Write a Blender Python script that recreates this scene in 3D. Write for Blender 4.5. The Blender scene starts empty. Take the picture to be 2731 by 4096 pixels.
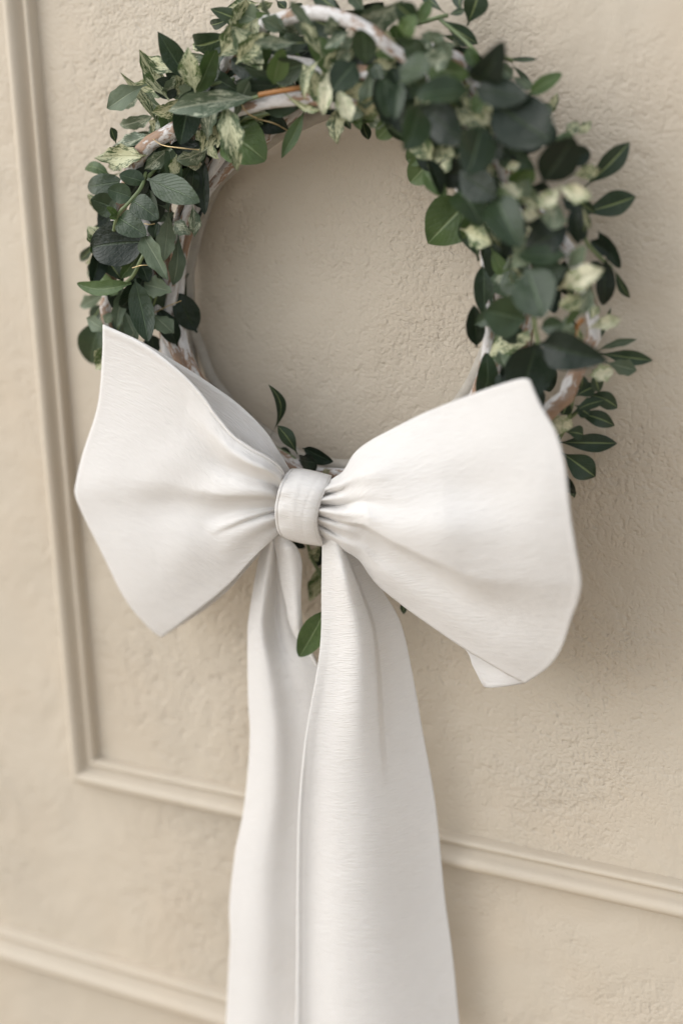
import bpy, math, random
from mathutils import Vector, Matrix, noise
random.seed(11)
R = math.radians
sc = bpy.context.scene
COL = sc.collection

# ------------------------------------------------------------------ camera
W_, H_ = 2731.0, 4096.0                      # pixel frame the tracings below are written in
YAW, PITCH, ROLL, DIST = R(28.8), R(14.5), R(-2.0), 1.0
fwd = Vector((-math.sin(YAW)*math.cos(PITCH), math.cos(YAW)*math.cos(PITCH), -math.sin(PITCH)))
rt0 = Vector((math.cos(YAW), math.sin(YAW), 0)); up0 = rt0.cross(fwd)
rgt = rt0*math.cos(ROLL) + up0*math.sin(ROLL); upv = up0*math.cos(ROLL) - rt0*math.sin(ROLL)
CAM = -fwd*DIST
FPX = 50/36*H_
cd = bpy.data.cameras.new('camera'); co = bpy.data.objects.new('camera', cd); COL.objects.link(co)
m = Matrix.Identity(4)
for i in range(3):
    m[i][0] = rgt[i]; m[i][1] = upv[i]; m[i][2] = -fwd[i]; m[i][3] = CAM[i]
co.matrix_world = m
cd.sensor_fit = 'VERTICAL'; cd.sensor_height = 36; cd.sensor_width = 36; cd.lens = 50
cd.clip_start = 0.01; cd.clip_end = 200
cd.dof.use_dof = True; cd.dof.focus_distance = 0.922; cd.dof.aperture_fstop = 2.2
sc.camera = co

# ------------------------------------------------------------------ daylight
SUN_EL, SUN_AZ = R(38), R(-58)               # azimuth measured from straight out of the wall, negative = left
w = bpy.data.worlds.new('World'); sc.world = w; w.use_nodes = True
nt = w.node_tree; nt.nodes.clear()
sky = nt.nodes.new('ShaderNodeTexSky'); sky.sky_type = 'NISHITA'; sky.sun_disc = False
sky.sun_elevation = SUN_EL; sky.air_density = 1.0; sky.dust_density = 1.0; sky.ozone_density = 1.0
hs = nt.nodes.new('ShaderNodeHueSaturation'); hs.inputs['Saturation'].default_value = 0.28
bg = nt.nodes.new('ShaderNodeBackground'); bg.inputs['Strength'].default_value = 0.15
wo = nt.nodes.new('ShaderNodeOutputWorld')
nt.links.new(sky.outputs[0], hs.inputs['Color']); nt.links.new(hs.outputs[0], bg.inputs[0]); nt.links.new(bg.outputs[0], wo.inputs[0])
sdir = Vector((math.sin(SUN_AZ)*math.cos(SUN_EL), -math.cos(SUN_AZ)*math.cos(SUN_EL), math.sin(SUN_EL)))
sky.sun_rotation = math.atan2(sdir.x, sdir.y)
sl = bpy.data.lights.new('sun', 'SUN'); sl.energy = 0.85; sl.angle = R(75); sl.color = (1.0, 0.985, 0.955)
so = bpy.data.objects.new('sun', sl); COL.objects.link(so)
so.rotation_euler = sdir.to_track_quat('Z', 'Y').to_euler()
sc.view_settings.view_transform = 'Standard'; sc.view_settings.look = 'None'
sc.view_settings.exposure = 0.89; sc.view_settings.gamma = 1

# ------------------------------------------------------------------ geometry helpers
CROP = {'F0': (0, 0, 1), 'O': (0, 0, 2731/1568), 'A': (250, 0, .574), 'B': (250, 600, .574), 'C': (1000, 0, .574),
        'D': (1600, 0, .6378), 'E': (1700, 500, .6575), 'F': (1700, 1200, .6575), 'G': (900, 1450, .574),
        'H': (200, 1200, .7015), 'S': (1200, 1800, .7653)}
def full(c, x, y):
    ox, oy, s = CROP[c]; return ox + x*s, oy + y*s
def P(x, y, h):
    """point of the scene seen at (x, y), h millimetres in front of the wall"""
    ray = rgt*(x-W_/2) - upv*(y-H_/2) + fwd*FPX
    t = (-h*.001 - CAM.y)/ray.y
    return CAM + ray*t
def mm_per_px(p): return (p-CAM).dot(fwd)/FPX
def new_mesh(name, verts, faces, mat, parent=None, uvs=None, smooth=True, attr=None):
    me = bpy.data.meshes.new(name); me.from_pydata([tuple(v) for v in verts], [], faces)
    if uvs:
        ul = me.uv_layers.new(name='UVMap')
        for lp in me.loops: ul.data[lp.index].uv = uvs[lp.vertex_index]
    if smooth: me.polygons.foreach_set('use_smooth', [True]*len(me.polygons))
    me.materials.append(mat); me.update()
    o = bpy.data.objects.new(name, me); COL.objects.link(o)
    if parent: o.parent = parent
    return o
def rel(verts, parent): return [v - parent.location for v in verts]
def empty(name, loc, label, cat):
    o = bpy.data.objects.new(name, None); COL.objects.link(o); o.location = loc
    o.empty_display_size = .02; o['label'] = label; o['category'] = cat; return o
def cr(p0, p1, p2, p3, t):
    return .5*((2*p1) + (p2-p0)*t + (2*p0-5*p1+4*p2-p3)*t*t + (3*p1-p0-3*p2+p3)*t*t*t)
class Curve:
    """Catmull-Rom through vectors, parameter by arc length"""
    def __init__(s, pts, lin=False):
        s.p = [Vector(q) for q in pts]; d = [0]
        for a, b in zip(s.p, s.p[1:]): d.append(d[-1] + max((b-a).xy.length if len(a) > 2 else (b-a).length, 1e-6))
        s.d = [x/d[-1] for x in d]; s.lin = lin
    def __call__(s, t):
        t = min(max(t, 0), 1)
        i = 0
        while i < len(s.p)-2 and s.d[i+1] < t: i += 1
        k = (t-s.d[i])/(s.d[i+1]-s.d[i])
        p1, p2 = s.p[i], s.p[i+1]
        if s.lin: return p1.lerp(p2, k)
        p0 = s.p[i-1] if i else p1*2-p2
        p3 = s.p[i+2] if i+2 < len(s.p) else p2*2-p1
        return cr(p0, p1, p2, p3, k)
def lerp(a, b, t): return a + (b-a)*t
def sstep(a, b, x):
    t = min(max((x-a)/(b-a), 0), 1); return t*t*(3-2*t)
def interp(tab, x):
    """smooth monotone cubic through the table"""
    n = len(tab)
    if x <= tab[0][0]: return tab[0][1]
    if x >= tab[-1][0]: return tab[-1][1]
    sl_ = [(tab[k+1][1]-tab[k][1])/(tab[k+1][0]-tab[k][0]) for k in range(n-1)]
    k = 0
    while x > tab[k+1][0]: k += 1
    def tang(i_):
        if i_ == 0: return sl_[0]
        if i_ == n-1: return sl_[-1]
        a_, b_ = sl_[i_-1], sl_[i_]
        return 0 if a_*b_ <= 0 else 2*a_*b_/(a_+b_)
    hh = tab[k+1][0]-tab[k][0]; t = (x-tab[k][0])/hh
    return ((2*t**3-3*t*t+1)*tab[k][1] + (t**3-2*t*t+t)*hh*tang(k) + (3*t*t-2*t**3)*tab[k+1][1] + (t**3-t*t)*hh*tang(k+1))
def crease(u, v, line, amp, wa, wb):
    """a fold running along u: crest at v=line(u), width wa above (smaller v) and wb below"""
    dv = v - interp(line, u); wd = interp(wa, u) if dv < 0 else interp(wb, u)
    return interp(amp, u)*math.exp(-(dv/wd)**2)

# ------------------------------------------------------------------ node helpers
def mat(name):
    mt = bpy.data.materials.new(name); mt.use_nodes = True; n = mt.node_tree; n.nodes.clear()
    out = n.nodes.new('ShaderNodeOutputMaterial'); b = n.nodes.new('ShaderNodeBsdfPrincipled')
    n.links.new(b.outputs[0], out.inputs[0]); return mt, n, b, out
def N(n, t, **kw):
    x = n.nodes.new('ShaderNode'+t)
    for k, v in kw.items():
        if k.startswith('_'): setattr(x, k[1:], v)
        else: x.inputs[k.replace('_', ' ')].default_value = v
    return x
def L(n, a, b): n.links.new(a, b)
def ramp(n, src, stops):
    r = n.nodes.new('ShaderNodeValToRGB'); e = r.color_ramp.elements
    while len(e) > 1: e.remove(e[-1])
    e[0].position = stops[0][0]; e[0].color = stops[0][1]
    for p, c in stops[1:]:
        q = e.new(p); q.color = c
    L(n, src, r.inputs[0]); return r
def g4(x): return (x, x, x, 1)
def math_(n, op, a, b=None, c=None):
    x = n.nodes.new('ShaderNodeMath'); x.operation = op
    for i, q in enumerate((a, b, c)):
        if q is None: continue
        if isinstance(q, (int, float)): x.inputs[i].default_value = q
        else: L(n, q, x.inputs[i])
    return x.outputs[0]
def mixc(n, f, a, b, mode='MIX'):
    x = n.nodes.new('ShaderNodeMix'); x.data_type = 'RGBA'; x.blend_type = mode
    for i, q in ((0, f), (6, a), (7, b)):
        if isinstance(q, (int, float)): x.inputs[i].default_value = q
        elif isinstance(q, tuple): x.inputs[i].default_value = q
        else: L(n, q, x.inputs[i])
    return x.outputs[2]

# ------------------------------------------------------------------ materials
def plaster(name, rough_amt, base=(.535, .468, .375)):
    mt, n, b, out = mat(name)
    tc = N(n, 'TexCoord'); co_ = tc.outputs['Object']
    big = N(n, 'TexNoise', Scale=5.0, Detail=3.0, Roughness=.55); L(n, co_, big.inputs['Vector'])
    patch = ramp(n, big.outputs[0], [(.40, g4(.12)), (.64, g4(1))])
    n1 = N(n, 'TexNoise', Scale=370.0, Detail=3.0, Roughness=.5); L(n, co_, n1.inputs['Vector'])
    pits = ramp(n, n1.outputs[0], [(.30, g4(0)), (.50, g4(.7)), (.72, g4(1))])
    n2 = N(n, 'TexNoise', Scale=95.0, Detail=3.0, Roughness=.55, Distortion=.25); L(n, co_, n2.inputs['Vector'])
    n2r = ramp(n, n2.outputs[0], [(.34, g4(0)), (.46, g4(.75)), (.75, g4(1))])
    n3 = N(n, 'TexNoise', Scale=16.0, Detail=4.0, Roughness=.55, Distortion=.5); L(n, co_, n3.inputs['Vector'])
    n4 = N(n, 'TexNoise', Scale=11.0, Detail=5.0, Roughness=.62, Distortion=.9); L(n, co_, n4.inputs['Vector'])
    rid = ramp(n, n4.outputs[0], [(.545, g4(0)), (.56, g4(1)), (.60, g4(.25)), (.7, g4(0))])   # lapped edges left by the trowel
    mask = ramp(n, big.outputs[0], [(.50, g4(0)), (.64, g4(1))])
    h = math_(n, 'ADD', math_(n, 'MULTIPLY', math_(n, 'MULTIPLY', pits.outputs[0], patch.outputs[0]), .0010*rough_amt),
              math_(n, 'MULTIPLY', math_(n, 'MULTIPLY', n2r.outputs[0], patch.outputs[0]), .0012*rough_amt))
    h = math_(n, 'ADD', h, math_(n, 'MULTIPLY', math_(n, 'MULTIPLY', rid.outputs[0], mask.outputs[0]), .0004*rough_amt))
    h = math_(n, 'ADD', h, math_(n, 'MULTIPLY', n3.outputs[0], .0042*rough_amt))
    bp = N(n, 'Bump', Strength=.9, Distance=1.0); L(n, h, bp.inputs['Height']); L(n, bp.outputs[0], b.inputs['Normal'])
    c = mixc(n, math_(n, 'MULTIPLY', n3.outputs[0], .5), (*base, 1), (base[0]*.93, base[1]*.91, base[2]*.87, 1))
    warm = N(n, 'TexNoise', Scale=9.0, Detail=2.0); L(n, co_, warm.inputs['Vector'])
    wr = ramp(n, warm.outputs[0], [(.45, g4(0)), (.75, g4(.5))])
    c = mixc(n, wr.outputs[0], c, (base[0]*1.02, base[1]*.96, base[2]*.90, 1))
    st = N(n, 'TexNoise', Scale=2.3, Detail=6.0, Roughness=.65, Distortion=.6); L(n, co_, st.inputs['Vector'])
    c = mixc(n, ramp(n, st.outputs[0], [(.42, g4(0)), (.70, g4(.45))]).outputs[0], c, (base[0]*.86, base[1]*.85, base[2]*.84, 1))
    dk = ramp(n, n1.outputs[0], [(.24, g4(.5)), (.34, g4(0))]); c = mixc(n, math_(n, 'MULTIPLY', dk.outputs[0], patch.outputs[0]), c, (base[0]*.62, base[1]*.6, base[2]*.56, 1))
    L(n, c, b.inputs['Base Color']); b.inputs['Roughness'].default_value = .62
    b.inputs['Specular IOR Level'].default_value = .35
    return mt
M_wall = plaster('painted_plaster', 1.0)
M_trim = plaster('painted_trim', .28)

def fabric():
    mt, n, b, out = mat('ivory_cotton')
    uv = N(n, 'UVMap'); sep = N(n, 'SeparateXYZ'); L(n, uv.outputs[0], sep.inputs[0])
    # uv are millimetres: crepe weave, a short twill rib with slubs along the thread
    mp = N(n, 'Mapping'); mp.inputs['Scale'].default_value = (.13, 1.15, 1); mp.inputs['Rotation'].default_value = (0, 0, R(24)); L(n, uv.outputs[0], mp.inputs[0])
    a = N(n, 'TexNoise', Scale=1.0, Detail=2.0, Roughness=.45); L(n, mp.outputs[0], a.inputs['Vector'])
    mp2 = N(n, 'Mapping'); mp2.inputs['Scale'].default_value = (.012, .42, 1); L(n, uv.outputs[0], mp2.inputs[0])
    s = N(n, 'TexNoise', Scale=1.0, Detail=3.0, Roughness=.7); L(n, mp2.outputs[0], s.inputs['Vector'])
    mp3 = N(n, 'Mapping'); mp3.inputs['Scale'].default_value = (.02, .045, 1); L(n, uv.outputs[0], mp3.inputs[0])
    q = N(n, 'TexNoise', Scale=1.0, Detail=3.0, Roughness=.5); L(n, mp3.outputs[0], q.inputs['Vector'])
    h = math_(n, 'ADD', math_(n, 'MULTIPLY', a.outputs[0], .00095), math_(n, 'MULTIPLY', s.outputs[0], .0004))
    h = math_(n, 'ADD', h, math_(n, 'MULTIPLY', q.outputs[0], .0012))
    bp = N(n, 'Bump', Strength=.75, Distance=1.0); L(n, h, bp.inputs['Height']); L(n, bp.outputs[0], b.inputs['Normal'])
    c = mixc(n, a.outputs[0], (.785, .762, .732, 1), (.865, .842, .812, 1))
    L(n, c, b.inputs['Base Color']); b.inputs['Roughness'].default_value = .85
    b.inputs['Specular IOR Level'].default_value = .15
    b.inputs['Sheen Weight'].default_value = .25; b.inputs['Sheen Roughness'].default_value = .5
    tr = N(n, 'BsdfTranslucent', Color=(.86, .83, .79, 1)); mx = N(n, 'MixShader', Fac=.27)
    L(n, b.outputs[0], mx.inputs[1]); L(n, tr.outputs[0], mx.inputs[2]); L(n, mx.outputs[0], out.inputs[0])
    return mt
M_cloth = fabric()

def leaf_mat(name, dark, light, vein, back, rough=.38, vari=0.0, cream=(.53, .53, .33), veinw=.018, sheen=.0, spec=.5):
    mt, n, b, out = mat(name)
    uv = N(n, 'UVMap'); sep = N(n, 'SeparateXYZ'); L(n, uv.outputs[0], sep.inputs[0])
    at_ = N(n, 'Attribute', _attribute_name='leaf_random'); rnd = at_.outputs['Fac']
    across = math_(n, 'ABSOLUTE', math_(n, 'SUBTRACT', sep.outputs[0], .5))
    tc = N(n, 'TexCoord')
    ns = N(n, 'TexNoise', Scale=90.0, Detail=4.0, Roughness=.6); L(n, tc.outputs['Object'], ns.inputs['Vector'])
    f = math_(n, 'ADD', math_(n, 'MULTIPLY', ns.outputs[0], .6), math_(n, 'MULTIPLY', rnd, .55))
    c = mixc(n, ramp(n, f, [(.25, g4(0)), (.95, g4(1))]).outputs[0], (*dark, 1), (*light, 1))
    # side veins: slanting lines from the midrib
    ph = math_(n, 'ADD', math_(n, 'MULTIPLY', sep.outputs[1], 9.0), math_(n, 'MULTIPLY', across, -8.0))
    ph = math_(n, 'ADD', ph, math_(n, 'MULTIPLY', ns.outputs[0], .7))
    fr = math_(n, 'ABSOLUTE', math_(n, 'SUBTRACT', math_(n, 'FRACT', ph), .5))
    side = ramp(n, fr, [(0, g4(1)), (.09, g4(0))])
    if vari > 0:
        cb = N(n, 'CombineXYZ'); L(n, math_(n, 'MULTIPLY', sep.outputs[0], 13.0), cb.inputs[0])
        L(n, math_(n, 'ADD', math_(n, 'MULTIPLY', sep.outputs[1], 15.0), math_(n, 'MULTIPLY', across, -12.0)), cb.inputs[1])
        L(n, math_(n, 'MULTIPLY', rnd, 37.0), cb.inputs[2])
        vn = N(n, 'TexNoise', Scale=1.0, Detail=5.0, Roughness=.68, Distortion=.5); L(n, cb.outputs[0], vn.inputs['Vector'])
        cbb = N(n, 'CombineXYZ'); L(n, math_(n, 'MULTIPLY', rnd, 91.0), cbb.inputs[2])
        L(n, math_(n, 'MULTIPLY', sep.outputs[0], 2.5), cbb.inputs[0]); L(n, math_(n, 'MULTIPLY', sep.outputs[1], 3.0), cbb.inputs[1])
        vb = N(n, 'TexNoise', Scale=1.0, Detail=1.0); L(n, cbb.outputs[0], vb.inputs['Vector'])
        v = math_(n, 'ADD', math_(n, 'MULTIPLY', vn.outputs[0], .65), math_(n, 'MULTIPLY', vb.outputs[0], .35))
        v = math_(n, 'ADD', v, math_(n, 'MULTIPLY', math_(n, 'SUBTRACT', .12, across), .12))
        r = ramp(n, v, [(.525-.1*vari-.02, g4(0)), (.525-.1*vari+.03, g4(1))])
        c = mixc(n, r.outputs[0], c, (*cream, 1))
    c = mixc(n, math_(n, 'MULTIPLY', side.outputs[0], .09), c, (*vein, 1))
    mid = ramp(n, across, [(0, g4(1)), (veinw, g4(.9)), (veinw*2.1, g4(0))])
    c = mixc(n, math_(n, 'MULTIPLY', mid.outputs[0], .8), c, (*vein, 1))
    geo = N(n, 'NewGeometry'); c = mixc(n, geo.outputs['Backfacing'], c, mixc(n, .75, c, (*back, 1)))
    L(n, c, b.inputs['Base Color']); b.inputs['Roughness'].default_value = rough
    b.inputs['Specular IOR Level'].default_value = spec
    hgt = math_(n, 'ADD', math_(n, 'MULTIPLY', side.outputs[0], -.00018), math_(n, 'MULTIPLY', mid.outputs[0], -.0005))
    hgt = math_(n, 'ADD', hgt, math_(n, 'MULTIPLY', ns.outputs[0], .0022))
    bp = N(n, 'Bump', Strength=.8, Distance=1.0); L(n, hgt, bp.inputs['Height']); L(n, bp.outputs[0], b.inputs['Normal'])
    tr = N(n, 'BsdfTranslucent'); L(n, c, tr.inputs[0]); mx = N(n, 'MixShader', Fac=.14)
    L(n, b.outputs[0], mx.inputs[1]); L(n, tr.outputs[0], mx.inputs[2]); L(n, mx.outputs[0], out.inputs[0])
    return mt
LM = {
 'E': leaf_mat('blue_green_leaf', (.010, .024, .008), (.036, .064, .024), (.09, .13, .07), (.09, .12, .07), rough=.38, spec=.45),
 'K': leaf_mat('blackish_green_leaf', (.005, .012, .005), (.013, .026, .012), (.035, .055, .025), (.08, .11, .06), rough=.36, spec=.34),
 'R': leaf_mat('fresh_green_leaf', (.042, .080, .018), (.10, .16, .045), (.20, .26, .12), (.16, .21, .10), rough=.45),
 'P': leaf_mat('grey_green_leaf', (.07, .10, .055), (.15, .19, .115), (.26, .30, .20), (.2, .24, .18), rough=.55),
 'D': leaf_mat('dark_narrow_leaf', (.016, .034, .014), (.035, .062, .026), (.26, .32, .13), (.10, .14, .07), rough=.42, veinw=.026),
 'V': leaf_mat('variegated_leaf', (.022, .050, .010), (.070, .115, .026), (.50, .50, .30), (.25, .28, .16), rough=.48, vari=.45),
 'G': leaf_mat('grey_variegated_leaf', (.055, .088, .045), (.12, .16, .095), (.42, .44, .32), (.22, .26, .18), rough=.5, vari=.1, cream=(.42, .45, .33)),
 'C': leaf_mat('cream_leaf', (.17, .22, .09), (.30, .34, .18), (.55, .54, .36), (.42, .44, .30), rough=.5, vari=.55, cream=(.70, .67, .48)),
}
def bark():
    mt, n, b, out = mat('whitewashed_willow')
    uv = N(n, 'UVMap'); oi = N(n, 'ObjectInfo')
    mp = N(n, 'Mapping'); mp.inputs['Scale'].default_value = (34, 2.4, 1); L(n, uv.outputs[0], mp.inputs[0])
    ad = N(n, 'VectorMath', _operation='ADD'); L(n, mp.outputs[0], ad.inputs[0])
    cb = N(n, 'CombineXYZ'); L(n, math_(n, 'MULTIPLY', oi.outputs['Random'], 50.), cb.inputs[2]); L(n, cb.outputs[0], ad.inputs[1])
    a = N(n, 'TexNoise', Scale=1.0, Detail=6.0, Roughness=.72); L(n, ad.outputs[0], a.inputs['Vector'])
    r = ramp(n, a.outputs[0], [(.495, g4(0)), (.535, g4(1))])
    wd = mixc(n, a.outputs[0], (.15, .08, .045, 1), (.42, .27, .17, 1))
    c = mixc(n, r.outputs[0], (.66, .64, .62, 1), wd)
    g = N(n, 'TexNoise', Scale=3.5, Detail=5.0, Roughness=.7); L(n, ad.outputs[0], g.inputs['Vector'])
    c = mixc(n, ramp(n, g.outputs[0], [(.42, g4(0)), (.75, g4(.55))]).outputs[0], c, (.32, .28, .25, 1))
    L(n, c, b.inputs['Base Color']); b.inputs['Roughness'].default_value = .7
    bp = N(n, 'Bump', Strength=.9, Distance=1.0); L(n, math_(n, 'MULTIPLY', g.outputs[0], .0016), bp.inputs['Height']); L(n, bp.outputs[0], b.inputs['Normal'])
    return mt
M_bark = bark()
def simple(name, c, rough=.5, metal=0):
    mt, n, b, out = mat(name)
    tc = N(n, 'TexCoord'); a = N(n, 'TexNoise', Scale=150.0, Detail=3.0); L(n, tc.outputs['Object'], a.inputs['Vector'])
    L(n, mixc(n, a.outputs[0], (c[0]*.7, c[1]*.7, c[2]*.7, 1), (c[0]*1.25, c[1]*1.25, c[2]*1.25, 1)), b.inputs['Base Color'])
    b.inputs['Roughness'].default_value = rough; b.inputs['Metallic'].default_value = metal; return mt
M_stem = simple('green_stem', (.13, .17, .07)); M_orange = simple('orange_stem', (.34, .15, .04)); M_wire = simple('gold_wire', (.55, .42, .22), .35, .8)
M_twig = simple('grey_willow', (.40, .365, .31), .85)
M_bounce = simple('warm_bounce_surface', (.44, .36, .27), .8)  # warm tone chosen to tint the light bounced from below

# ------------------------------------------------------------------ the setting: wall with panel mouldings, unseen sheet below for bounce light
def box(x0, x1, y0, y1, z0, z1):
    v = [Vector((x, y, z)) for x in (x0, x1) for y in (y0, y1) for z in (z0, z1)]
    f = [(0, 1, 3, 2), (4, 6, 7, 5), (0, 4, 5, 1), (2, 3, 7, 6), (0, 2, 6, 4), (1, 5, 7, 3)]
    return v, f
v, f = box(-2.2, 1.9, 0, .12, -1.25, 1.6)
wall = new_mesh('wall', v, f, M_wall, smooth=False); wall['kind'] = 'structure'
wall['label'] = 'cream painted rough plaster wall with raised panel mouldings'; wall['category'] = 'wall'
v, f = box(-9, 9, -9, 0, -1.29, -1.25)
gr = new_mesh('bounce_ground', v, f, M_bounce, smooth=False); gr['kind'] = 'structure'  # out of view, added to throw warm fill light up from below

def sweep(name, path, prof, parent, normal_left, mt, kink=None):
    """profile (s, h) swept along a polyline on the wall; mitred at the ends given by kink"""
    verts, faces, uvs = [], [], []
    n = len(prof); nseg = len(path)
    for i, (p, off) in enumerate(path):
        for (s, h) in prof: verts.append(Vector((p.x+off.x*s, -h, p.z+off.z*s)))
    for i in range(nseg-1):
        for j in range(n-1):
            a = i*n+j; faces.append((a, a+n, a+n+1, a+1))
    return new_mesh(name, verts, faces, mt, parent)
def q(x, y): return P(x, y, 0)
def arcprof(pts, k=3):
    c = Curve([Vector((a, b)) for a, b in pts]); return [tuple(c(i/(k*len(pts)))*.001) for i in range(k*len(pts)+1)]
prof1 = [(0, -1), (.6, 2.6), (2.4, 6.6), (5.5, 9.4), (9, 10), (12, 8.4), (14, 5.2), (15.6, 3.6), (17.4, 3.4), (18.6, 5.4), (20.6, 6.4), (22.6, 5.6), (23.8, 2.4), (24.4, -1)]
pr = [(a, b*1.4) for a, b in arcprof(prof1)]
# inner corner of the frame and its two arms (s = 0 on the outer side)
inn_v0, inn_c = q(159, 32), q(425, 3075)
out_c = q(312, 3118)
wdt = .026
pr = [(s/.0244*wdt, h) for s, h in pr]
cx, cz = out_c.x, out_c.z
dz = (q(2731, 3690)-out_c); slopez = dz.z/dz.x*0
path = [(Vector((cx-.004, 0, 1.55)), Vector((1, 0, 0))), (Vector((cx, 0, cz)), Vector((1, 0, 1)))]
fl = lambda a, b, k=30: [(a[0].lerp(b[0], i/k), a[1].lerp(b[1], 0 if i < k else 1)) for i in range(k+1)]
sweep('panel_moulding', [path[0], (Vector((cx, 0, cz+.05)), Vector((1, 0, 0))), path[1]], pr, wall, 1, M_trim)
zr = cz
sweep('panel_moulding', [(Vector((cx, 0, cz)), Vector((1, 0, 1))), (Vector((cx+.05, 0, cz)), Vector((0, 0, 1))), (Vector((1.85, 0, cz)), Vector((0, 0, 1)))], pr, wall, 1, M_trim)
r0, r1 = q(0, 3828), q(897, 4080)
zz = (r0.z+r1.z)/2; wd = (q(450, 3814).z - zz)*1.0
pr3 = [(s/wdt*wd*.98, h*1.15) for s, h in pr]
sweep('panel_moulding', [(Vector((-2.1, 0, zz)), Vector((0, 0, 1))), (Vector((1.85, 0, zz)), Vector((0, 0, 1)))], pr3, wall, 1, M_trim)
print('corner', cx, cz, 'rail z', zz, wd, 'check', q(2731, 3690).z, q(159, 32).x, q(425, 3075).x)

# ------------------------------------------------------------------ the wreath
CX, CZ = .016, .162
wreath = empty('wreath', (CX, 0, CZ), 'round willow wreath of dark green and cream edged leaves hanging on the wall', 'wreath')

def tube(name, pts, rad, mt, parent, sides=8, closed=False, wob=0.0):
    n = len(pts); verts, faces, uvs = [], [], []; dist = 0
    for i, p in enumerate(pts):
        a = pts[(i-1) % n] if (closed or i) else p; b = pts[(i+1) % n] if (closed or i < n-1) else p
        t = (b-a).normalized(); ref = Vector((0, 1, 0)) if abs(t.y) < .8 else Vector((0, 0, 1))
        x = t.cross(ref).normalized(); y = x.cross(t)
        if i: dist += (p-pts[i-1]).length
        r = (rad(i/(n-1)) if callable(rad) else rad)
        for k in range(sides+1):
            an = 2*math.pi*k/sides
            rr = r*(1+wob*noise.noise(Vector((dist*60, math.cos(an)*1.3, math.sin(an)*1.3+p.x*9))))
            verts.append(p + x*(math.cos(an)*rr) + y*(math.sin(an)*rr)); uvs.append((dist, k/sides))
    m_ = sides+1
    for i in range(n-1):
        for k in range(sides):
            a = i*m_+k; faces.append((a, a+1, a+m_+1, a+m_))
    if closed:
        for k in range(sides): faces.append(((n-1)*m_+k, (n-1)*m_+k+1, k+1, k))
    else:
        faces.append(tuple(range(sides))); faces.append(tuple((n-1)*m_+k for k in range(sides-1, -1, -1)))
    return new_mesh(name, rel(verts, parent) if parent else verts, faces, mt, parent, uvs)

def ring(r0, h0, rad, pins=(), phase=0.0, wr=.006, wh=.008, mt=None, label=None):
    ks = []
    for (c, x, y, h) in pins:
        p = P(*full(c, x, y), h); dx, dz_ = p.x-CX, p.z-CZ
        ks.append((math.atan2(dz_, dx) % (2*math.pi), math.hypot(dx, dz_), h*.001))
    for i in range(14):
        a = 2*math.pi*i/14
        if all(abs((a-k[0]+math.pi) % (2*math.pi)-math.pi) > .34 for k in ks):
            ks.append((a, r0+wr*math.sin(3*a+phase)+(.014 if math.sin(a) < -.8 else 0), h0*.001+wh*math.cos(2*a+phase*1.7)))
    ks.sort(); n = len(ks); out = []
    for i in range(n):
        k0, k1, k2, k3 = ks[i-1], ks[i], ks[(i+1) % n], ks[(i+2) % n]
        da = (k2[0]-k1[0]) % (2*math.pi); st = max(2, int(da/.06))
        for j in range(st):
            t = j/st; a = k1[0]+da*t
            r = cr(k0[1], k1[1], k2[1], k3[1], t); h = cr(k0[2], k1[2], k2[2], k3[2], t)
            out.append(Vector((CX+r*math.cos(a), -h, CZ+r*math.sin(a))))
    return tube('branch', out, lambda t: rad*(1+.13*math.sin(t*31+phase)), mt or M_bark, wreath, 10, True, .22)

ring(.134, 40, .0042, [('C', 60, 200, 66), ('C', 200, 140, 70), ('C', 400, 90, 74), ('C', 560, 100, 78), ('C', 700, 150, 82), ('C', 850, 230, 84), ('C', 980, 340, 84)], .3)
ring(.130, 46, .0042, [('A', 1070, 480, 50), ('A', 1190, 445, 55), ('C', 130, 425, 62), ('C', 420, 455, 64), ('C', 520, 520, 64), ('C', 1000, 560, 70)], 1.4)
ring(.132, 44, .0046, [('A', 560, 1050, 64), ('A', 780, 905, 68), ('A', 1000, 820, 72), ('A', 1250, 760, 74), ('C', 100, 722, 74), ('C', 300, 690, 72), ('C', 700, 720, 70),
                       ('B', 400, 430, 58), ('B', 345, 830, 56), ('B', 325, 1000, 54), ('B', 318, 1200, 52)], 2.2)
ring(.118, 30, .0040, [('B', 1015, 275, 30), ('B', 1120, 150, 32), ('A', 1400, 965, 32), ('C', 130, 925, 30)], 3.1)
ring(.122, 42, .0038, [('B', 1000, 190, 42), ('B', 1080, 80, 42), ('A', 1280, 890, 44), ('B', 775, 940, 42), ('B', 742, 1240, 40), ('B', 730, 1440, 38)], 4.0)
ring(.112, 10, .0052, [('B', 872, 620, 10), ('B', 856, 900, 9), ('B', 850, 1100, 9), ('B', 880, 1350, 8), ('B', 925, 1568, 8), ('G', 420, 640, 14), ('G', 800, 720, 14)], 5.0, mt=M_twig)
ring(.118, 8, .0042, [('B', 880, 1000, 8), ('B', 905, 1230, 7), ('B', 965, 1380, 7), ('B', 1035, 1568, 7), ('G', 440, 600, 8)], 5.6, mt=M_twig)
ring(.138, 36, .0048, [('F', 1020, 150, 42), ('F', 975, 300, 44), ('F', 880, 520, 46), ('F', 790, 640, 48), ('D', 330, 340, 52), ('D', 430, 480, 46)], .9)
ring(.132, 30, .0044, [('E', 425, 690, 50)], 2.9)
ring(.140, 24, .0044, [], 4.6)
ring(.134, 48, .0040, [], 1.9)

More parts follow.
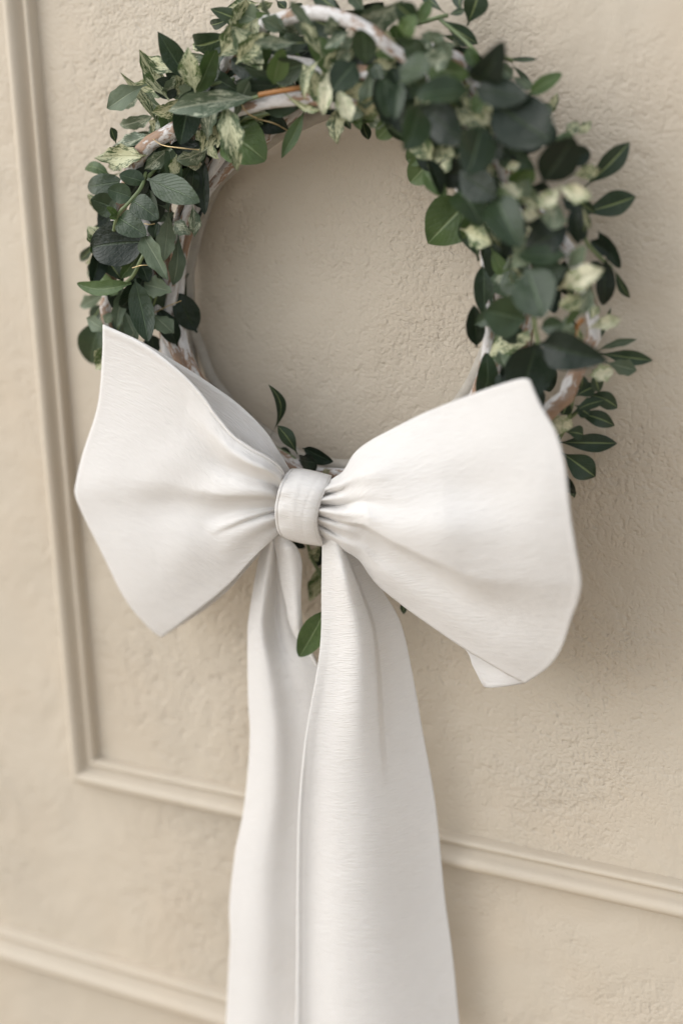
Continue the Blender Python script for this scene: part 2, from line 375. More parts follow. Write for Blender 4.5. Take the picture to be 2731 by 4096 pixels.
def prof_w(kind, t):
    if kind == 'round': return (math.sin(math.pi*t**.80))**.55 * (1-.04*t)
    if kind == 'oval':  return (math.sin(math.pi*t**.90))**.60
    if kind == 'drop':  return (math.sin(math.pi*t**.62))**.80
    if kind == 'lance': return (math.sin(math.pi*t**.96))**.95
    if kind == 'obov':  return (math.sin(math.pi*t**1.35))**.85
SHAPE = {'E': 'oval', 'K': 'oval', 'R': 'round', 'P': 'obov', 'D': 'obov', 'V': 'lance', 'G': 'lance', 'C': 'obov'}
FILL = None
def set_random(me, vals):
    a_ = me.attributes.new('leaf_random', 'FLOAT', 'POINT'); a_.data.foreach_set('value', vals)
def leaf(base, tip, width, kind, shape=None, twist=0, curl=None, fold=None, wavy=None, bend=0.0):
    shape = shape or SHAPE[kind]
    rn = random.uniform
    ax = tip-base; Ln = ax.length; ay = ax/Ln
    view = (CAM-base).normalized()
    nz = (view - ay*view.dot(ay)).normalized()
    nz = Matrix.Rotation(R(twist), 3, ay) @ nz
    axx = ay.cross(nz)
    curl = rn(-.22, .34) if curl is None else curl
    fold = rn(.05, .42) if fold is None else fold
    if wavy is None: wavy = rn(.07, .14) if kind in 'VPGC' else rn(.03, .09) if kind == 'D' else rn(.0, .04)
    cosT = max(.35, math.cos(R(twist))); hw = width/2/cosT*1.08
    n, k = 18, 4
    ph = rn(0, 6.3); ph2 = rn(0, 6.3); wf = rn(2.2, 3.6)*math.pi
    verts, uvs, faces = [], [], []
    asym = rn(-.05, .05); stk = .075
    for i in range(n+1):
        t = i/n; tt = max(0, (t-stk)/(1-stk)); wt = max(prof_w(shape, min(max(tt, .004), .996)), min(.09, .0016/width) if t < .5 else .01)
        cx_ = bend*4*t*(1-t); cz_ = -curl*(4*(t-.5)**2-1)*.5 + .04*math.sin(5*t+ph)
        for j in range(-k, k+1):
            s = j/k
            edge = 1+(.05+.6*wavy if kind in 'VPGC' else 0.012)*math.sin(wf*2.3*t+ph2+s*2)*abs(s)
            x = hw*wt*s*edge*math.cos(fold*.9) + asym*hw*math.sin(math.pi*t)
            z = abs(s)**1.25*hw*wt*math.sin(fold) + wavy*hw*math.sin(wf*t+ph+(2.2 if s < 0 else 0))*s*s*1.4
            p = base + ay*(t*Ln) + axx*(x+cx_*Ln) + nz*(z+cz_*Ln)
            verts.append(p); uvs.append((.5+.5*s, t))
    m_ = 2*k+1
    for i in range(n):
        for j in range(m_-1):
            a = i*m_+j; faces.append((a, a+1, a+m_+1, a+m_))
    # a short stalk so that the blade meets its twig
    rv = random.random()
    if FILL is not None:
        off = len(FILL['v']); FILL['v'] += rel(verts, wreath); FILL['uv'] += uvs; FILL['r'] += [rv]*len(verts)
        FILL['f'] += [tuple(q_+off for q_ in f_) for f_ in faces]; FILL['m'] += [list(LM).index(kind)]*len(faces)
        return
    o = new_mesh('leaf', rel(verts, wreath), faces, LM[kind], wreath, uvs)
    set_random(o.data, [rv]*len(verts))
    if kind in 'VG': o['label'] = 'green leaf mottled with cream'
    if kind == 'C': o['label'] = 'mostly cream leaf'
    return o
def LF(c, rows):
    for r in rows:
        bx, by, tx, ty, wdt_, kind, hb, ht = r[:8]; kw = r[8] if len(r) > 8 else {}
        b_, t_ = P(*full(c, bx, by), hb), P(*full(c, tx, ty), ht)
        if 'twist' not in kw: kw = dict(kw, twist=random.uniform(-34, 34))
        leaf(b_, t_, wdt_*CROP[c][2]*mm_per_px(b_.lerp(t_, .5)), kind, **kw)
T = lambda a, **k: dict(twist=a, **k)
LF('A', [
 (900, 590, 662, 222, 150, 'E', 72, 84, T(10, shape='lance')), (905, 612, 818, 1008, 195, 'E', 80, 92, T(-12, shape='oval')),
 (1385, 672, 742, 772, 165, 'G', 80, 92, T(5)), (745, 700, 535, 352, 120, 'V', 60, 64, T(15)), (890, 500, 518, 424, 110, 'V', 58, 50),
 (730, 664, 482, 590, 110, 'V', 50, 44), (742, 800, 528, 655, 112, 'G', 60, 58), (662, 872, 414, 498, 70, 'V', 62, 66, T(40, bend=.07)),
 (650, 800, 412, 852, 90, 'G', 44, 30), (640, 920, 752, 815, 85, 'G', 66, 64), (372, 1000, 342, 888, 58, 'D', 55, 60, T(30)),
 (640, 925, 310, 1090, 105, 'E', 34, 26), (640, 960, 350, 1012, 95, 'G', 54, 50), (598, 1082, 228, 1098, 150, 'V', 70, 70, T(0)),
 (765, 1042, 572, 1182, 105, 'G', 72, 76), (800, 1075, 762, 1228, 84, 'V', 70, 72), (740, 1015, 960, 1062, 150, 'K', 62, 66),
 (1072, 780, 968, 1062, 130, 'V', 66, 74), (1135, 720, 1212, 1186, 165, 'V', 84, 94, T(10, bend=-.05)), (1140, 905, 1420, 1125, 320, 'R', 60, 64, T(-5, shape='round', wavy=0)),
 (1375, 800, 1575, 905, 190, 'K', 46, 52, T(5)), (1000, 985, 1096, 1112, 62, 'V', 62, 66), (1120, 560, 950, 395, 120, 'G', 58, 60), (900, 560, 1100, 420, 90, 'V', 50, 54),
 (1040, 385, 830, 412, 55, 'G', 46, 40), (985, 362, 905, 306, 46, 'V', 44, 42), (1178, 285, 1018, 474, 88, 'D', 62, 66, T(35)),
 (1168, 150, 1392, 486, 170, 'V', 78, 84, T(-8)), (1180, 405, 1470, 552, 125, 'K', 66, 72, T(25)), (1200, 562, 1490, 606, 78, 'K', 74, 78, T(30)),
 (1400, 245, 1045, 60, 105, 'D', 64, 62), (1370, 20, 1130, 55, 90, 'V', 40, 34), (1210, 120, 1032, 172, 70, 'D', 44, 34), (1240, 30, 1200, 130, 60, 'D', 44, 44), (1568, 215, 1378, 128, 95, 'G', 76, 84),
 (1450, 120, 1392, -20, 40, 'P', 70, 84), (820, 640, 700, 560, 80, 'V', 56, 52), (1010, 470, 1120, 590, 90, 'G', 60, 62), (930, 900, 1010, 1000, 70, 'V', 58, 60),
 (960, 430, 840, 470, 100, 'V', 46, 42), (1480, 490, 1568, 640, 50, 'V', 66, 70), (700, 870, 610, 900, 80, 'P', 38, 34), (560, 640, 430, 740, 70, 'G', 38, 30),
 (1400, 20, 1290, 110, 60, 'P', 40, 38), (1060, 1010, 990, 900, 80, 'E', 48, 50), (905, 1070, 930, 1190, 90, 'C', 58, 60), (600, 935, 470, 990, 60, 'V', 48, 46),
])
LF('B', [
 (330, 172, 156, 118, 78, 'R', 50, 46, T(20)), (400, 165, 205, 205, 60, 'V', 52, 46), (430, 215, 178, 262, 135, 'E', 62, 60, T(10)), (585, 238, 398, 172, 110, 'E', 70, 78, T(30)),
 (492, 335, 318, 275, 140, 'E', 78, 84, T(0, shape='round')), (382, 432, 205, 340, 150, 'E', 66, 70, T(-25)), (392, 470, 308, 396, 50, 'R', 80, 92, T(20)), (388, 462, 330, 470, 40, 'R', 82, 90),
 (592, 200, 968, 372, 190, 'E', 74, 82, T(-6)), (560, 250, 682, 476, 120, 'E', 58, 62, T(30)), (492, 356, 664, 478, 160, 'E', 80, 86, T(0, shape='round')),
 (392, 470, 580, 590, 175, 'E', 84, 90, T(0, shape='round')), (585, 640, 205, 680, 300, 'K', 72, 74, T(5, shape='round')), (572, 592, 735, 905, 145, 'P', 84, 90, T(20, fold=.5, shape='drop')),
 (742, 408, 708, 775, 125, 'P', 56, 60, T(5)), (768, 500, 895, 588, 100, 'G', 58, 60), (905, 385, 922, 608, 84, 'G', 60, 62), (812, 575, 772, 942, 110, 'P', 48, 52),
 (975, 40, 985, 450, 95, 'K', 50, 52, T(25)), (900, 100, 805, 240, 80, 'E', 52, 54), (920, 120, 890, 320, 95, 'E', 50, 52), (320, 490, 212, 610, 80, 'D', 44, 38), (300, 590, 128, 768, 66, 'D', 36, 26),
 (300, 720, 165, 790, 46, 'V', 40, 34), (305, 800, 182, 900, 60, 'P', 34, 26), (485, 930, 98, 928, 110, 'R', 74, 82, T(10, fold=.45, bend=-.1)), (305, 1000, 118, 1092, 92, 'P', 34, 24),
 (292, 1060, 202, 1195, 90, 'D', 32, 26), (430, 880, 375, 1240, 90, 'P', 62, 66), (420, 1100, 525, 1330, 95, 'P', 58, 60), (508, 900, 600, 1335, 165, 'E', 78, 84, T(8)), (560, 932, 755, 985, 145, 'P', 62, 64, T(0, shape='drop')),
 (615, 1135, 775, 1275, 115, 'P', 58, 60), (540, 770, 600, 920, 105, 'E', 60, 64), (290, 1180, 190, 1490, 200, 'E', 30, 24, T(20, shape='round')), (360, 1120, 296, 1205, 66, 'P', 60, 62),
 (430, 1180, 450, 1330, 110, 'P', 54, 54), (660, 500, 640, 610, 100, 'E', 54, 56), (250, 450, 180, 300, 60, 'V', 40, 34), (720, 60, 640, 160, 60, 'E', 56, 58),
 (690, 420, 740, 500, 110, 'P', 52, 54), (480, 60, 330, 120, 90, 'V', 48, 44), (620, 950, 640, 1110, 90, 'K', 48, 46), (700, 640, 640, 720, 80, 'K', 46, 46), (880, 240, 960, 400, 80, 'K', 44, 44),
 (450, 1000, 480, 1180, 80, 'K', 44, 44), (620, 1280, 640, 1420, 120, 'K', 40, 40), (780, 1300, 800, 1460, 110, 'K', 30, 30),
])
LF('C', [
 (800, 445, 770, 205, 165, 'E', 96, 110, T(-20)), (738, 440, 575, 632, 205, 'E', 98, 108, T(10, shape='round')), (568, 440, 508, 802, 105, 'C', 90, 98, T(20)), (600, 590, 700, 852, 120, 'C', 92, 100, T(-10)),
 (605, 730, 608, 1005, 112, 'V', 66, 70), (500, 400, 392, 712, 70, 'V', 84, 92, T(35, bend=.08)), (250, 640, 500, 768, 46, 'V', 80, 86, T(30, bend=.14)), (385, 770, 222, 1104, 95, 'R', 62, 68, T(15, shape='lance', wavy=.05)),
 (505, 400, 335, 120, 90, 'V', 84, 92, T(25)), (470, 230, 285, 10, 75, 'P', 84, 100, T(20)), (570, 250, 545, 105, 100, 'G', 80, 92), (690, 225, 520, 340, 80, 'G', 84, 90), (255, 235, 75, 125, 95, 'P', 78, 90),
 (330, 300, 18, 292, 90, 'G', 84, 100), (410, 352, 100, 350, 70, 'D', 62, 64), (930, 530, 960, 815, 130, 'E', 100, 112, T(-15)), (1040, 555, 1010, 830, 130, 'E', 100, 112, T(20)), (840, 480, 800, 760, 130, 'P', 84, 88),
 (765, 800, 770, 905, 66, 'R', 56, 60), (785, 820, 822, 975, 70, 'D', 40, 40), (1005, 850, 885, 965, 135, 'R', 56, 58, T(0)), (1190, 190, 1010, 20, 150, 'D', 80, 96), (1050, 330, 1200, 270, 170, 'E', 100, 110, T(25)),
 (1170, 245, 1345, 262, 84, 'P', 86, 92), (1040, 470, 1255, 500, 200, 'E', 112, 124, T(-25)), (1210, 420, 1395, 400, 150, 'G', 84, 90), (850, 620, 720, 690, 90, 'V', 70, 72), (700, 320, 600, 420, 90, 'G', 82, 84),
 (870, 440, 900, 560, 90, 'E', 86, 90), (660, 260, 700, 340, 90, 'P', 80, 84), (740, 560, 730, 800, 80, 'V', 66, 70), (180, 0, 250, 60, 60, 'D', 40, 40), (600, 70, 800, 130, 50, 'D', 30, 30), (40, 60, 160, 20, 60, 'V', 44, 40),
 (600, 730, 700, 900, 60, 'D', 50, 50), (420, 740, 520, 640, 120, 'G', 62, 66), (900, 760, 1020, 860, 110, 'E', 72, 74), (1250, 0, 1180, 160, 90, 'R', 64, 76), (60, 130, 0, 260, 90, 'V', 70, 74),
])
LF('D', [
 (290, 92, 118, -60, 60, 'D', 22, 18), (385, 90, 375, -70, 76, 'D', 20, 16), (420, 165, 500, -70, 150, 'D', 20, 22, T(10)), (255, 115, 488, 275, 92, 'D', 24, 20, T(10)), (300, 95, 410, 62, 40, 'D', 24, 24),
 (250, 215, 440, 285, 50, 'D', 26, 24), (440, 520, 648, 258, 180, 'K', 100, 118, T(10, bend=.05)), (465, 558, 790, 604, 175, 'K', 106, 112, T(-20)), (585, 650, 945, 880, 330, 'K', 106, 118, T(-8, shape='round')),
 (440, 570, 100, 620, 160, 'E', 106, 122, T(30)), (118, 655, 10, 945, 190, 'E', 112, 132, T(-30)), (110, 655, 400, 900, 200, 'K', 108, 116, T(15)), (520, 790, 420, 1096, 240, 'E', 106, 122, T(-15, shape='round')),
 (495, 590, 480, 715, 85, 'R', 94, 98), (555, 690, 515, 785, 66, 'C', 94, 96), (640, 372, 860, 372, 30, 'D', 22, 18), (690, 395, 825, 520, 30, 'D', 22, 16), (600, 380, 700, 490, 90, 'P', 40, 40),
 (810, 590, 1015, 462, 90, 'R', 44, 40), (760, 590, 800, 670, 50, 'V', 60, 60), (885, 735, 990, 585, 60, 'V', 26, 20), (850, 640, 950, 720, 80, 'P', 36, 34), (1040, 850, 1120, 768, 80, 'V', 40, 34), (1110, 850, 1200, 755, 60, 'V', 30, 24),
 (888, 1150, 1090, 870, 225, 'K', 90, 98, T(15)), (1040, 1000, 1190, 960, 130, 'K', 60, 52), (1155, 1175, 1438, 895, 130, 'D', 26, 20, T(10)), (1125, 1340, 1478, 1235, 150, 'D', 26, 20, T(-10)),
 (1085, 1100, 1255, 1062, 85, 'V', 60, 56), (1010, 1165, 875, 1310, 110, 'C', 92, 98), (1000, 1170, 1195, 1240, 110, 'C', 92, 98), (620, 1150, 765, 1245, 84, 'C', 88, 92), (690, 1150, 840, 1070, 150, 'R', 80, 86, T(30, fold=.6)),
 (650, 1060, 745, 1030, 60, 'C', 84, 86), (375, 1075, 610, 1235, 200, 'K', 96, 102, T(10)), (235, 960, 60, 1145, 185, 'R', 44, 42), (330, 1060, 195, 1150, 110, 'G', 56, 52), (150, 940, 40, 1010, 130, 'R', 48, 46),
 (300, 940, 420, 820, 120, 'V', 64, 66), (560, 880, 700, 980, 120, 'K', 80, 82), (700, 960, 800, 1020, 120, 'K', 70, 72), (540, 560, 600, 470, 110, 'K', 90, 94), (220, 380, 330, 300, 130, 'P', 76, 80),
 (170, 330, 20, 300, 150, 'E', 92, 100), (420, 300, 480, 420, 90, 'R', 60, 60), (1000, 930, 1060, 830, 110, 'R', 56, 50), (20, 230, 100, 100, 120, 'R', 84, 92), (1060, 1180, 1220, 1340, 90, 'D', 34, 28),
 (700, 480, 830, 560, 60, 'P', 34, 30), (150, 540, 60, 500, 160, 'E', 100, 108), (880, 920, 960, 780, 120, 'K', 66, 64), (260, 760, 300, 640, 160, 'K', 92, 98), (470, 960, 340, 1010, 60, 'C', 62, 62),
])
LF('E', [
 (470, 900, 560, 1010, 120, 'E', 70, 76), (520, 640, 480, 800, 110, 'K', 62, 64), (600, 980, 520, 860, 100, 'V', 70, 72), (640, 330, 560, 420, 110, 'P', 84, 90),
 (275, 455, 16, 722, 285, 'R', 36, 34, T(0, shape='drop', wavy=0)), (190, 400, 345, 608, 190, 'E', 84, 92, T(-20, shape='round')), (425, 432, 575, 738, 235, 'E', 100, 112, T(5, shape='round')),
 (710, 552, 588, 540, 84, 'C', 90, 94), (620, 610, 655, 742, 66, 'C', 84, 88), (800, 470, 770, 640, 145, 'G', 92, 98), (880, 620, 610, 760, 190, 'K', 88, 92), (872, 800, 566, 800, 115, 'E', 92, 98, T(25)),
 (862, 870, 620, 930, 150, 'E', 90, 94), (612, 868, 720, 1172, 265, 'E', 104, 116, T(12, shape='round')), (610, 1190, 362, 1130, 250, 'E', 90, 100, T(-15, shape='round')), (858, 880, 980, 738, 90, 'P', 84, 92),
 (800, 1000, 1086, 872, 140, 'C', 84, 90), (990, 1040, 810, 1100, 100, 'V', 82, 86), (1010, 970, 945, 1160, 90, 'G', 80, 84), (1105, 820, 1080, 1096, 110, 'K', 44, 40), (1050, 640, 1185, 870, 80, 'K', 36, 28),
 (1140, 870, 1245, 1055, 50, 'D', 26, 20), (402, 745, 508, 968, 84, 'R', 56, 54, T(10, shape='lance')), (480, 715, 515, 810, 70, 'V', 60, 60), (945, 1075, 858, 1220, 52, 'R', 70, 74), (975, 1240, 1190, 1178, 84, 'C', 66, 64),
 (700, 1235, 850, 1210, 115, 'E', 84, 90), (735, 1300, 862, 1290, 80, 'G', 76, 78), (940, 470, 930, 725, 95, 'K', 70, 72), (830, 450, 940, 470, 120, 'K', 70, 70), (900, 560, 960, 700, 110, 'K', 60, 60),
 (1000, 700, 1120, 780, 100, 'K', 42, 36), (960, 880, 1100, 900, 120, 'K', 50, 46), (560, 700, 640, 560, 90, 'K', 70, 72), (560, 790, 590, 900, 90, 'K', 68, 70), (500, 420, 600, 500, 120, 'K', 74, 78), (760, 430, 650, 380, 120, 'K', 74, 78),
 (850, 1150, 900, 1300, 90, 'P', 66, 68), (1000, 1180, 1060, 1100, 60, 'V', 50, 46), (560, 1280, 640, 1310, 80, 'V', 74, 76), (960, 500, 1000, 640, 40, 'V', 60, 58), (470, 1300, 590, 1240, 100, 'K', 70, 72),
])
LF('F', [
 (905, 640, 1000, 700, 90, 'D', 30, 26), (850, 800, 960, 820, 90, 'D', 30, 22), (1010, 420, 1060, 560, 80, 'D', 32, 26), (940, 560, 960, 460, 70, 'D', 36, 36),
 (675, 255, 580, 620, 300, 'K', 80, 84, T(-8, shape='round')), (700, 265, 1102, 372, 225, 'K', 88, 94, T(10, shape='drop')), (350, 600, 375, 325, 130, 'E', 60, 66, T(20, shape='round')),
 (440, 300, 490, 415, 100, 'P', 76, 88), (1045, 322, 1382, 368, 88, 'D', 18, 14, T(0)), (1040, 310, 1285, 240, 46, 'P', 24, 22), (1095, 380, 1285, 430, 96, 'P', 26, 20), (985, 462, 1145, 430, 100, 'C', 44, 40),
 (1015, 305, 1126, 45, 36, 'D', 28, 22, T(30)), (905, 590, 1038, 520, 90, 'D', 30, 24), (970, 580, 1168, 655, 98, 'D', 20, 14, T(10, bend=-.12)), (890, 705, 1095, 605, 66, 'D', 28, 22), (905, 690, 1150, 765, 96, 'D', 20, 14, T(0, bend=-.06)),
 (800, 866, 1165, 872, 108, 'D', 18, 12, T(0)), (825, 925, 1032, 1075, 150, 'D', 20, 14, T(0)), (865, 1070, 908, 1178, 70, 'K', 22, 20), (880, 1090, 905, 1205, 36, 'P', 18, 16), (745, 700, 895, 775, 110, 'C', 44, 40),
 (870, 600, 830, 700, 84, 'D', 40, 38), (900, 470, 860, 600, 70, 'K', 40, 36), (520, 430, 470, 560, 140, 'K', 74, 80), (600, 560, 700, 680, 160, 'K', 60, 56), (870, 160, 960, 260, 80, 'V', 56, 54), (560, 330, 480, 500, 120, 'K', 70, 74),
])
LF('G', [
 (322, 512, 296, 150, 66, 'D', 26, 34, T(30, bend=.17)), (505, 640, 372, 440, 96, 'D', 34, 42, T(20)), (535, 600, 752, 690, 100, 'K', 30, 28), (520, 670, 640, 690, 96, 'K', 40, 46, T(35)), (570, 770, 600, 640, 110, 'K', 36, 40),
 (480, 700, 560, 780, 120, 'K', 30, 34), (690, 800, 700, 735, 56, 'C', 34, 38), (670, 1255, 600, 1400, 80, 'V', 26, 22), (700, 1400, 580, 1668, 112, 'V', 24, 20, T(10)), (712, 1700, 518, 2052, 175, 'R', 56, 56, T(0, shape='oval')),
 (1240, 1640, 1244, 1752, 46, 'D', 24, 22), (465, 1250, 560, 1290, 46, 'K', 26, 22), (380, 600, 460, 650, 60, 'K', 24, 24), (690, 1260, 640, 1420, 90, 'K', 14, 12),
])
# the many smaller leaves between the ones placed above, joined into one part
print('single leaves', sum(o.name.startswith('leaf') for o in COL.objects))
FILL = {'v': [], 'f': [], 'uv': [], 'm': [], 'r': []}
for i in range(104):
    a = R(random.uniform(-28, 208)); r = random.uniform(.112, .162)
    b_ = Vector((CX+r*math.cos(a), -random.uniform(.020, .062), CZ+r*math.sin(a)))
    d = a + random.choice((-1, 1))*random.uniform(.9, 1.9)
    ln = random.uniform(.022, .034)
    rr = Vector((math.cos(d), -random.uniform(-.1, .3), math.sin(d)))*ln
    e = b_+rr; re = math.hypot(e.x-CX, e.z-CZ)
    if re < .108 or re > .178: continue
    leaf(b_, e, ln*random.uniform(.40, .60), random.choice('KKDKEKV'), twist=random.uniform(-40, 40))

for i in range(160):
    a = R(random.triangular(-22, 150, 45) if i < 86 else random.uniform(85, 205) if i < 130 else random.uniform(48, 84)); r_ = random.uniform(.110, .168)
    b_ = Vector((CX+r_*math.cos(a), -random.uniform(.045, .085 if i < 86 or i > 129 else .066), CZ+r_*math.sin(a)))
    d = a + random.choice((-1, 1))*random.uniform(.5, 1.7); ln = random.uniform(.020, .032)
    e = b_+Vector((math.cos(d), -random.uniform(-.1, .35), math.sin(d)))*ln; re = math.hypot(e.x-CX, e.z-CZ)
    if re < .104 or re > .186: continue
    leaf(b_, e, ln*random.uniform(.36, .62), random.choice('EEKDRVPGV'), twist=random.uniform(-45, 45))
fo = new_mesh('dense_foliage', FILL['v'], FILL['f'], LM['E'], wreath, FILL['uv'])
fo.data.materials.clear()
for k_ in LM: fo.data.materials.append(LM[k_])
fo.data.polygons.foreach_set('material_index', FILL['m']); set_random(fo.data, FILL['r'])
fo['kind'] = 'stuff'; fo['label'] = 'small overlapping leaves filling the ring between the larger ones'
FILL = None
def line(name, pts, rad, mt, k=8):
    q_ = [P(*full(c, x, y), h) for (c, x, y, h) in pts]; out = []
    for i in range(len(q_)-1):
        p0 = q_[i-1] if i else q_[0]; p3 = q_[i+2] if i+2 < len(q_) else q_[i+1]
        for j in range(k): out.append(cr(p0, q_[i], q_[i+1], p3, j/k))
    out.append(q_[-1]); return tube(name, out, rad, mt, wreath, 6)
for pts in (
 [('B', 590, 130, 60), ('B', 555, 250, 74), ('B', 480, 350, 80), ('B', 390, 450, 82), ('B', 360, 560, 76)],
 [('B', 760, 40, 52), ('B', 660, 120, 58), ('B', 590, 200, 66)], [('B', 590, 690, 76), ('B', 540, 780, 76), ('B', 490, 880, 72), ('B', 400, 960, 64)],
 [('B', 670, 540, 52), ('B', 600, 650, 58), ('B', 575, 700, 70)], [('A', 905, 600, 76), ('A', 1050, 585, 70), ('A', 1200, 550, 66)],
 [('A', 1130, 720, 84), ('A', 1250, 700, 82), ('A', 1400, 665, 80)], [('A', 1220, 870, 60), ('A', 1260, 830, 62), ('A', 1400, 800, 60), ('C', 200, 770, 62)],
 [('D', 300, 95, 22), ('D', 240, 110, 24), ('D', 100, 150, 30), ('D', -20, 180, 50)], [('D', 250, 120, 24), ('D', 430, 280, 30), ('D', 520, 400, 50)],
 [('E', 60, 160, 50), ('E', 100, 300, 44), ('E', 135, 540, 38)], [('E', 660, 1160, 100), ('F', 665, 150, 98), ('F', 685, 260, 94)], [('F', 860, 730, 24), ('F', 920, 680, 24), ('F', 990, 600, 24)],
 [('F', 1000, 330, 26), ('F', 930, 450, 30), ('F', 870, 720, 26), ('F', 810, 850, 22)], [('G', 560, 1200, 26), ('G', 600, 1350, 26), ('G', 690, 1540, 26), ('G', 720, 1720, 34)],
 [('G', 350, 590, 24), ('G', 470, 660, 30), ('G', 530, 720, 30)], [('D', 200, 960, 60), ('D', 240, 1020, 56), ('D', 340, 1060, 54)], [('C', 930, 210, 30), ('C', 960, 160, 34), ('C', 1000, 90, 40)],
 [('D', 620, 330, 60), ('D', 650, 360, 30), ('D', 700, 380, 22)], [('A', 1460, 500, 70), ('A', 1510, 580, 72), ('A', 1560, 610, 72)], [('E', 960, 600, 60), ('E', 985, 720, 50), ('E', 1130, 870, 36)]):
    line('stem', pts, .0013, M_stem)
line('stem', [('C', 60, 662, 84), ('C', 180, 640, 82), ('C', 300, 620, 80), ('C', 380, 610, 76)], .0016, M_orange)
line('stem', [('A', 640, 940, 66), ('A', 600, 1000, 62), ('A', 560, 1100, 58)], .0016, M_orange)
line('stem', [('E', 900, 1330, 64), ('E', 920, 1230, 66), ('E', 960, 1180, 66)], .0014, M_orange)
for pts in ([('A', 628, 965, 70), ('A', 700, 1012, 80), ('A', 830, 1032, 82), ('A', 952, 1044, 78)], [('C', 0, 800, 70), ('C', 60, 830, 72), ('C', 170, 860, 70), ('C', 262, 910, 60)],
            [('B', 488, 822, 84), ('B', 545, 805, 86), ('B', 602, 802, 84)], [('B', 570, 512, 72), ('B', 610, 520, 72), ('B', 645, 512, 70)], [('B', 640, 1135, 56), ('B', 730, 1090, 54), ('B', 830, 1050, 50)],
            [('A', 1250, 730, 82), ('A', 1290, 790, 80), ('A', 1350, 820, 76)]):
    line('wire', pts, .00032, M_wire)

# ------------------------------------------------------------------ the bow
kn = P(1215, 2030, 60)
bow = empty('bow', kn, 'large ivory cotton bow with two long tails tied to the bottom of the wreath', 'bow')
def patch(name, top, bottom, left, right, hfun, nu=72, nv=72, thick=.0011, lin_bottom=False, hem=True):
    """Coons patch between four traced edges (x, y, h); u runs left to right, v top to bottom; hfun adds relief in mm"""
    ct, cb_, cl, cr_ = Curve(top), Curve(bottom, lin_bottom), Curve(left), Curve(right)
    P00, P10, P01, P11 = ct(0), ct(1), cb_(0), cb_(1)
    verts, uvs, faces = [], [], []
    for j in range(nv+1):
        v = j/nv
        for i in range(nu+1):
            u = i/nu
            s = lerp(ct(u), cb_(u), v) + lerp(cl(v), cr_(v), u) - (P00*((1-u)*(1-v)) + P10*(u*(1-v)) + P01*((1-u)*v) + P11*(u*v))
            p = P(s.x, s.y, s.z + hfun(u, v))
            verts.append(p); uvs.append((0, 0))
    m_ = nu+1
    # millimetre uv along the cloth
    acc = [0]*((nu+1)*(nv+1)); 
    for j in range(nv+1):
        d = 0
        for i in range(1, nu+1):
            d += (verts[j*m_+i]-verts[j*m_+i-1]).length*1000; acc[j*m_+i] = d
    for i in range(nu+1):
        d = 0
        for j in range(nv+1):
            if j: d += (verts[j*m_+i]-verts[(j-1)*m_+i]).length*1000
            uvs[j*m_+i] = (acc[j*m_+i], d)
    for j in range(nv):
        for i in range(nu):
            a = j*m_+i; faces.append((a, a+m_, a+m_+1, a+1))
    o = new_mesh(name, rel(verts, bow), faces, M_cloth, bow, uvs)
    md = o.modifiers.new('thickness', 'SOLIDIFY'); md.thickness = thick; md.offset = 0
    return o
def fp(c, rows): return [Vector((*full(c, x, y), h)) for x, y, h in rows]
K = lambda *a: list(a)

# left loop, front
lf_left = fp('H', [(305, 140, 96), (302, 320, 88), (276, 600, 80), (190, 880, 72), (152, 1040, 70), (150, 1120, 69), (205, 1250, 67), (300, 1440, 64), (430, 1700, 56), (560, 1860, 49), (640, 1925, 46)])
lf_top = fp('H', [(305, 140, 96), (520, 240, 98), (700, 370, 98), (850, 515, 97), (960, 665, 97), (1045, 765, 98), (1150, 842, 98), (1250, 900, 95), (1310, 950, 90), (1345, 1010, 84)])
lf_bot = fp('H', [(640, 1925, 46), (760, 1835, 56), (1000, 1640, 66), (1150, 1480, 72), (1240, 1390, 74), (1330, 1310, 72)])
lf_right = fp('H', [(1345, 1010, 84), (1325, 1090, 82), (1318, 1160, 80), (1320, 1240, 76), (1330, 1310, 72)])
def h_lf(u, v):
    h = 0
    h += crease(u, v, [(0, .44), (.5, .45), (1, .42)], [(0, 2), (.4, 4), (.8, 6), (1, 3)], [(0, .20), (1, .16)], [(0, .12), (.6, .045), (1, .04)])
    h += .35*math.exp(-((u-.012)/.008)**2)
    h += 1.1*math.sin(u*13+v*17)*math.sin(u*5+2)*math.sin(math.pi*u)*math.sin(math.pi*v)
    h -= crease(u, v, [(0, .56), (.5, .57), (1, .60)], [(0, 1), (.4, 2.5), (.85, 5), (1, 3)], [(0, .10), (1, .07)], [(0, .20), (1, .10)])
    h += crease(u, v, [(0, .8), (.6, .76), (1, .76)], [(0, 1), (.5, 4), (.85, 4), (1, 3)], [(0, .18), (1, .07)], [(0, .14), (1, .10)])
    h += crease(u, v, [(.55, .12), (.8, .14), (1, .14)], [(.42, 0), (.62, 5), (.86, 9), (1, 3)], [(0, .07), (1, .07)], [(0, .06), (1, .035)])
    h += crease(u, v, [(.6, .70), (.8, .66), (1, .62)], [(.55, 0), (.8, 5), (1, 2)], [(0, .05), (1, .035)], [(0, .03), (1, .02)])
    h -= crease(u, v, [(.5, .24), (1, .28)], [(.45, 0), (.8, 5), (1, 3)], [(0, .07), (1, .06)], [(0, .10), (1, .06)])
    h += 5*math.sin(math.pi*u)
    h += .9*math.sin(v*34+1)*sstep(.72, 1, u)
    h += .9*math.exp(-((v-.012)/.008)**2) - .6*math.exp(-((v-.03)/.007)**2)
    return h
patch('loop', lf_top, lf_bot, lf_left, lf_right, h_lf, 90, 100)
